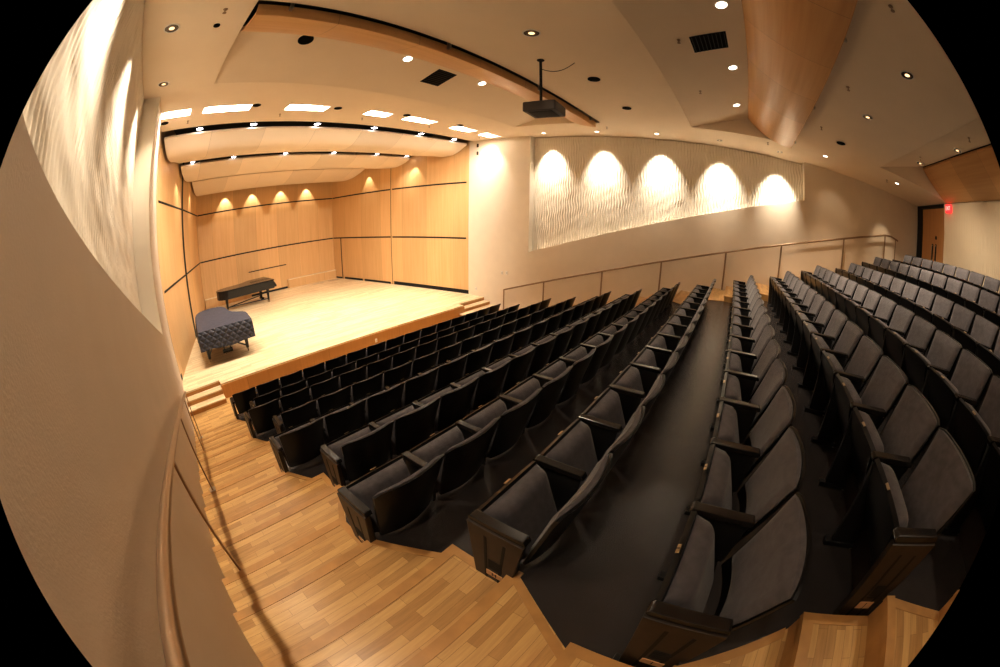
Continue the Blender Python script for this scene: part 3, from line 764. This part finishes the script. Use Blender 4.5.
mn = nt.nodes.new('ShaderNodeMath'); mn.operation = 'MINIMUM'; Lk(hs[0].outputs[0], mn.inputs[0]); Lk(hs[1].outputs[0], mn.inputs[1])
bp = nt.nodes.new('ShaderNodeBump'); bp.inputs['Distance'].default_value = .03; bp.inputs['Strength'].default_value = .9; Lk(mn.outputs[0], bp.inputs['Height']); Lk(bp.outputs['Normal'], bq.inputs['Normal'])
cr = nt.nodes.new('ShaderNodeValToRGB'); cr.color_ramp.elements[0].color = (.018, .017, .022, 1); cr.color_ramp.elements[1].color = (.030, .028, .036, 1); cr.color_ramp.elements[1].position = .35
Lk(mn.outputs[0], cr.inputs['Fac']); Lk(cr.outputs['Color'], bq.inputs['Base Color']); bq.inputs['Roughness'].default_value = .6
MB().add(vs, fs).build('quilted_skirt', mq, cloth, smooth=True)

# ------------------------------------------------------------------ theatre seats
W = .522
def back_y(u, z, off=0):      # rear surface of the backrest (plan arc, raked)
    return -.043 * (1 - u * u) + (.79 - z) * .30 + off
def chair_meshes():
    D = {}
    zb, zt = .30, .79
    def wv(v): return (W / 2) * (.835 + .165 * v)
    def corner(u, v):         # soften the two upper corners
        z = zb + (zt - zb) * v
        if v > .88: z -= .035 * max(0, abs(u) - .80) ** 1.5 * 4.5 * (v - .88) / .12
        return z
    f1 = lambda uu, v: (wv(v) * (2 * uu - 1), back_y(2 * uu - 1, zb + (zt - zb) * v), corner(2 * uu - 1, v))
    f2 = lambda uu, v: (wv(v) * (2 * uu - 1), back_y(2 * uu - 1, zb + (zt - zb) * v) + .016, corner(2 * uu - 1, v))
    mb = MB().slab(f1, f2, 12, 8)
    D['backrest'] = mb.mesh('backrest', M['shell'], smooth=True)
    # cushion on the front of the shell, flat faced so it thickens to the middle
    def cz(v): return .385 + (.782 - .385) * v
    def g1(uu, v):
        u = 2 * uu - 1; z = corner(u, (cz(v) - zb) / (zt - zb)); return (wv(v) * .965 * u, back_y(u, cz(v)) + .017, z)
    def g2(uu, v):
        u = 2 * uu - 1; e = min(1, (1 - abs(u)) / .12) ** .5 * min(1, v / .1 + .15) ** .5 * min(1, (1 - v) / .06 + .25) ** .5
        z = corner(u, (cz(v) - zb) / (zt - zb))
        return (wv(v) * .965 * u, back_y(u, cz(v)) + .020 + (.018 + .030 * (1 - u * u)) * e, z)
    D['back_cushion'] = MB().slab(g1, g2, 14, 8).mesh('back_cushion', M['fabric'], smooth=True)
    # folded seat: board faces the stage, cushion faces the back
    h = Vector((0, .238, .245)); tip = Vector((0, .405, .568)); t = (tip - h); Ls = t.length; t.normalize(); n = Vector((0, -t.z, t.y))   # n up/back
    sw = .235
    def sb(uu, v, o):
        u = 2 * uu - 1; w_ = sw * (.90 + .10 * v)
        bow = .004 * (1 - u * u) * (v ** 2)
        p = h + t * (v * (Ls + bow)) + n * o; return (w_ * u, p.y, p.z)
    D['seat'] = MB().slab(lambda a, b_: sb(a, b_, -.022 - .02 * sin(pi * b_)), lambda a, b_: sb(a, b_, .004), 8, 6).mesh('seat', M['shell'], smooth=True)
    def sc(uu, v):
        u = 2 * uu - 1; e = (1 - abs(u) ** 7) ** .5 * (1 - max(0, (v - .80) / .20) ** 2.6 * .93) ** .5
        w_ = sw * .97 * (.90 + .10 * v); vv = v * .955
        p = h + t * (vv * Ls) + n * (.006 + (.092 * (.75 + .25 * v)) * e); return (w_ * u, p.y, p.z)
    def sc0(uu, v):
        u = 2 * uu - 1; w_ = sw * .97 * (.90 + .10 * v); p = h + t * (v * .955 * Ls) + n * .005; return (w_ * u, p.y, p.z)
    D['seat_cushion'] = MB().slab(sc0, sc, 16, 16).mesh('seat_cushion', M['fabric'], smooth=2)
    # number plate on the tip edge of the board
    p = h + t * (Ls + .0165) + n * (-.010)
    fr = Matrix.Translation(p) @ Matrix(((1, 0, 0, 0), (0, n.y, t.y, 0), (0, n.z, t.z, 0), (0, 0, 0, 1)))
    D['number_plate'] = MB().obox(fr, .046, .016, .004).mesh('number_plate', M['brass'], bevel=.0015)
    D['_plateM'] = fr
    # arm pad and standard, centred on x = 0 of the shared joint
    mb = MB().prismx([(.115, .552), (.13, .580), (.420, .570), (.435, .554), (.420, .535), (.13, .547)], -.027, .027)
    D['armrest'] = mb.mesh('armrest', M['arm'], bevel=.006)
    mb = MB().prismx([(.20, .03), (.155, .30), (.14, .543), (.405, .535), (.38, .30), (.365, .03)], -.013, .013)
    mb.box(-.024, .024, .175, .41, .0, .03); mb.box(-.026, .026, .165, .20, .0, .012, 1)
    D['standard'] = mb.mesh('standard', [M['standard'], M['footgrey']], bevel=.003)
    # end panels
    mb = MB().prismx([(.20, .0), (.118, .548), (.432, .535), (.38, .0)], -.016, .016)
    D['end_panel'] = mb.mesh('end_panel', M['panelwood'], bevel=.004)
    return D
CM = chair_meshes()
def groove_mesh(sx):
    mb = MB()
    for f in (.30, .66):
        def at(z): 
            a = .20 + (.118 - .20) * z / .545; c = .38 + (.432 - .38) * z / .545; return a + (c - a) * f
        w0 = .008
        mb.prismx([(at(.02) - w0, .02), (at(.02) + w0, .02), (at(.49) + w0, .49), (at(.49) - w0, .49)], sx * .0165 - .001, sx * .0165 + .001)
    return mb.mesh('groove', M['black'])
GL = groove_mesh(-1)
vent_me = None
def vent_mesh(sx):
    mb = MB(); mb.box(sx * .017 - .001, sx * .017 + .001, .225, .305, .235, .315)
    for k in range(4): mb.box(sx * .019 - .001, sx * .019 + .001, .232, .298, .243 + k * .018, .251 + k * .018)
    return mb.mesh('aisle_light', M['black'])
VL = vent_mesh(-1)
PL = MB().box(-.0195, -.016, .218, .318, .165, .21).mesh('letter_plate', M['plate'], bevel=.001)

# projection test (equisolid lens) used only to leave out seats the photo shows nothing of
FPX = 363.6
YAW, PIT, ROL = R(53.157), R(-19.10), R(.881)
Fv = Vector((sin(YAW) * cos(PIT), cos(YAW) * cos(PIT), sin(PIT))); Rv = Vector((cos(YAW), -sin(YAW), 0)); Uv = Rv.cross(Fv)
R2 = Rv * cos(ROL) + Uv * sin(ROL); U2 = -Rv * sin(ROL) + Uv * cos(ROL)
EYE = Vector((0, 0, CZ))
def pix(p):
    d = (Vector(p) - EYE).normalized(); x, y, z = d.dot(R2), d.dot(U2), d.dot(Fv)
    th = math.acos(max(-1, min(1, z))); r = 2 * FPX * sin(th / 2); q = hypot(x, y) + 1e-9
    return 500 + r * x / q, 333.5 - r * y / q, math.degrees(th)
def seen(x, y, z):
    for dx in (-.25, .25):
        for (dy, dz) in ((0, .79), (.45, .60), (.3, .55)):
            a, c, th = pix((x + dx, y + dy, z + dz))
            if th < 92 and -4 < a < 1004 and -4 < c < 671: return True
    return False
def mk(name, me, parent):
    o = bpy.data.objects.new(name, me); COL.objects.link(o); o.parent = parent; KIDS.setdefault(parent.name, []).append(o); return o
def make_seat():
    root = thing('theatre_seat', None, 'theatre seat', (0, 0, 0))
    bk = mk('backrest', CM['backrest'], root); mk('cushion', CM['back_cushion'], bk)
    st = mk('seat', CM['seat'], root); mk('cushion', CM['seat_cushion'], st); mk('number_plate', CM['number_plate'], st)
    s = mk('standard', CM['standard'], root); s.location = (-.270, 0, 0)
    a = mk('armrest', CM['armrest'], root); a.location = (-.270, 0, 0)
    return root
def copy_seat(src):
    r = src.copy(); COL.objects.link(r)
    for ch in KIDS[src.name]:
        c = ch.copy(); COL.objects.link(c); c.parent = r; KIDS.setdefault(r.name, []).append(c)
        for g in KIDS.get(ch.name, []):
            d = g.copy(); COL.objects.link(d); d.parent = c; KIDS.setdefault(c.name, []).append(d)
    return r
ROWN = ['front row', 'second row from the stage', 'third row from the stage', 'fourth row from the stage', 'fifth row from the stage', 'sixth row from the stage', 'seventh row from the stage', 'eighth row from the stage', 'ninth row from the stage', 'tenth row from the stage', 'fourth row from the rear wall', 'third row from the rear wall', 'second row from the rear wall', 'rear row']
proto = make_seat(); used = False; NSEAT = 0
for k in range(14):
    n = NS[k]; pit = ROWPIT[k]
    for i in range(n):
        x = S0[k] + pit * (i + .5); y = Yb(k); z = ZF[k] + (.0 if k else .0)
        if not seen(x, y, z): continue
        s = copy_seat(proto)
        NSEAT += 1
        s.location = (x, y, z + .001)
        if k == 8: s.scale = (1, 1, .955)
        near = k < 10
        j = i if near else n - 1 - i
        side = 'near' if near else 'far'
        first, last = i == 0, i == n - 1
        if first and not near: lab = 'charcoal theatre seat first from the near aisle, ' + ROWN[k]
        elif first: lab = 'charcoal theatre seat with end panel, first from the near aisle, ' + ROWN[k]
        elif last: lab = 'charcoal theatre seat at the far aisle end of ' + ROWN[k]
        else: lab = 'charcoal folding theatre seat, %s from the %s aisle, %s' % (ORD[j], side, ROWN[k])
        s['label'] = lab; s['group'] = 'charcoal theatre seats in the ' + ROWN[k]
        if first or last:
            sx = -1 if first else 1
            if first:
                for c in KIDS[s.name]:
                    if c.name.startswith(('armrest', 'standard')): c.location.x += .006
            else:
                a = mk('armrest', CM['armrest'], s); a.location = (.270, 0, 0)
            e = mk('end_panel', CM['end_panel'], s); e.location = (-.284 if first else .2875, 0, 0); e['label'] = 'brown wooden aisle panel'
            if first:
                mk('groove', GL, e); mk('aisle_light', VL, e); lp = mk('letter_plate', PL, e)
                ch = 'ABCDEFGHIJKLMN'[k]
                t = text_mesh(ch, .046, M['ink'], 'row_letter', lp, Matrix.Translation((-.0205, .268, .188)) @ Matrix.Rotation(R(-90), 4, 'Z') @ Matrix.Rotation(R(90), 4, 'X'), .0006)
        if k == 8 and i < 2:
            for c in KIDS[s.name]:
                if c.name.startswith('seat'):
                    for g in KIDS[c.name]:
                        if g.name.startswith('number_plate'):
                            text_mesh(('8', '9')[i], .022, M['ink'], 'number', g, CM['_plateM'] @ Matrix.Translation((0, 0, .0025)) @ Matrix.Rotation(pi, 4, 'Z'), .0004)
for c in list(KIDS[proto.name]):
    for g in list(KIDS.get(c.name, [])): bpy.data.objects.remove(g)
    bpy.data.objects.remove(c)
bpy.data.objects.remove(proto)
print('SEATS', NSEAT)

# ------------------------------------------------------------------ lights
EXPO = 1.0
def spot(loc, tgt, w, cone, blend, col, rad):
    l = bpy.data.lights.new('spot', 'SPOT'); l.energy = w * EXPO; l.spot_size = R(cone); l.spot_blend = blend; l.color = col; l.shadow_soft_size = rad
    o = bpy.data.objects.new('spot_lamp', l); COL.objects.link(o); o.location = loc
    o.rotation_euler = (Vector(tgt) - Vector(loc)).to_track_quat('-Z', 'Y').to_euler()
for s in SPOTS: spot(*s)
def area(loc, tgt, sx, sy, w, col, spread=180):
    l = bpy.data.lights.new('area', 'AREA'); l.shape = 'RECTANGLE'; l.size = sx; l.size_y = sy; l.energy = w * EXPO; l.color = col; l.spread = R(spread)
    o = bpy.data.objects.new('area_lamp', l); COL.objects.link(o); o.location = loc
    o.rotation_euler = (Vector(tgt) - Vector(loc)).to_track_quat('-Z', 'Y').to_euler()
for x0, x1 in slots:      # floods inside the ceiling slots, aimed at the stage
    xc = (x0 + x1) / 2
    area((xc, 7.9, sof(7.9) + .10), (xc * .7 + 1.5, 13.0, ZS), max(.4, (x1 - x0) * .8), .30, 82, (1, .91, .80), 130)
# house downlights: the fittings that are lit throw soft pools on seats and floor
for X, Y, w, dy in ((3.88, 5.05, 40, 0), (5.96, 5.05, 60, 0), (3.86, 2.45, 45, -.6), (3.97, -.09, 26, -1.5), (5.94, -.09, 95, -2.2), (7.92, -.09, 110, -2.4), (3.80, -2.54, 60, -1.2), (5.76, -2.54, 95, -1.4), (6.80, -4.37, 60, -.5), (5.12, -4.40, 60, -.5), (9.2, -2.5, 40, -1), (9.15, -4.85, 50, -1.2), (-.3, 6.08, 34, 0), (-.3, 4.19, 40, 0), (-.3, 2.28, 36, 0), (-.3, .46, 26, 0), (1.4, -2.8, 24, 0)):
    spot((X, Y, sof(Y) - .08), (X, Y + dy, 0), w * 4.4, 88, .8, (1.0, .82, .62), .06)
for X0, X1 in ((6.80, 7.7), (5.12, 5.2)):
    spot((X0, -4.37, sof(-4.37) - .08), (X1, -6.45, CZ + .3), 85, 110, 1.0, (1.0, .84, .64), .06)
world = bpy.data.worlds.new('world'); scene.world = world; world.use_nodes = True
world.node_tree.nodes['Background'].inputs['Color'].default_value = (1, .82, .6, 1)
world.node_tree.nodes['Background'].inputs['Strength'].default_value = .03

# ------------------------------------------------------------------ camera: full-frame fisheye
cam = bpy.data.cameras.new('camera'); co = bpy.data.objects.new('camera', cam); COL.objects.link(co)
cam.type = 'PANO'; cam.sensor_fit = 'HORIZONTAL'; cam.sensor_width = 36.0
for tgt in (cam, getattr(cam, 'cycles', None)):
    if tgt is None: continue
    try:
        tgt.panorama_type = 'FISHEYE_EQUISOLID'; tgt.fisheye_lens = FPX * 36 / 1000; tgt.fisheye_fov = R(185.5)
    except Exception: pass
cam.lens = FPX * 36 / 1000; cam.clip_start = .01
co.location = EYE
m = Matrix((R2, U2, -Fv)).transposed().to_4x4()
co.matrix_world = Matrix.Translation(EYE) @ m
scene.camera = co
scene.view_settings.view_transform = 'Standard'
scene.view_settings.exposure = 0.36
scene.view_settings.gamma = 0.87
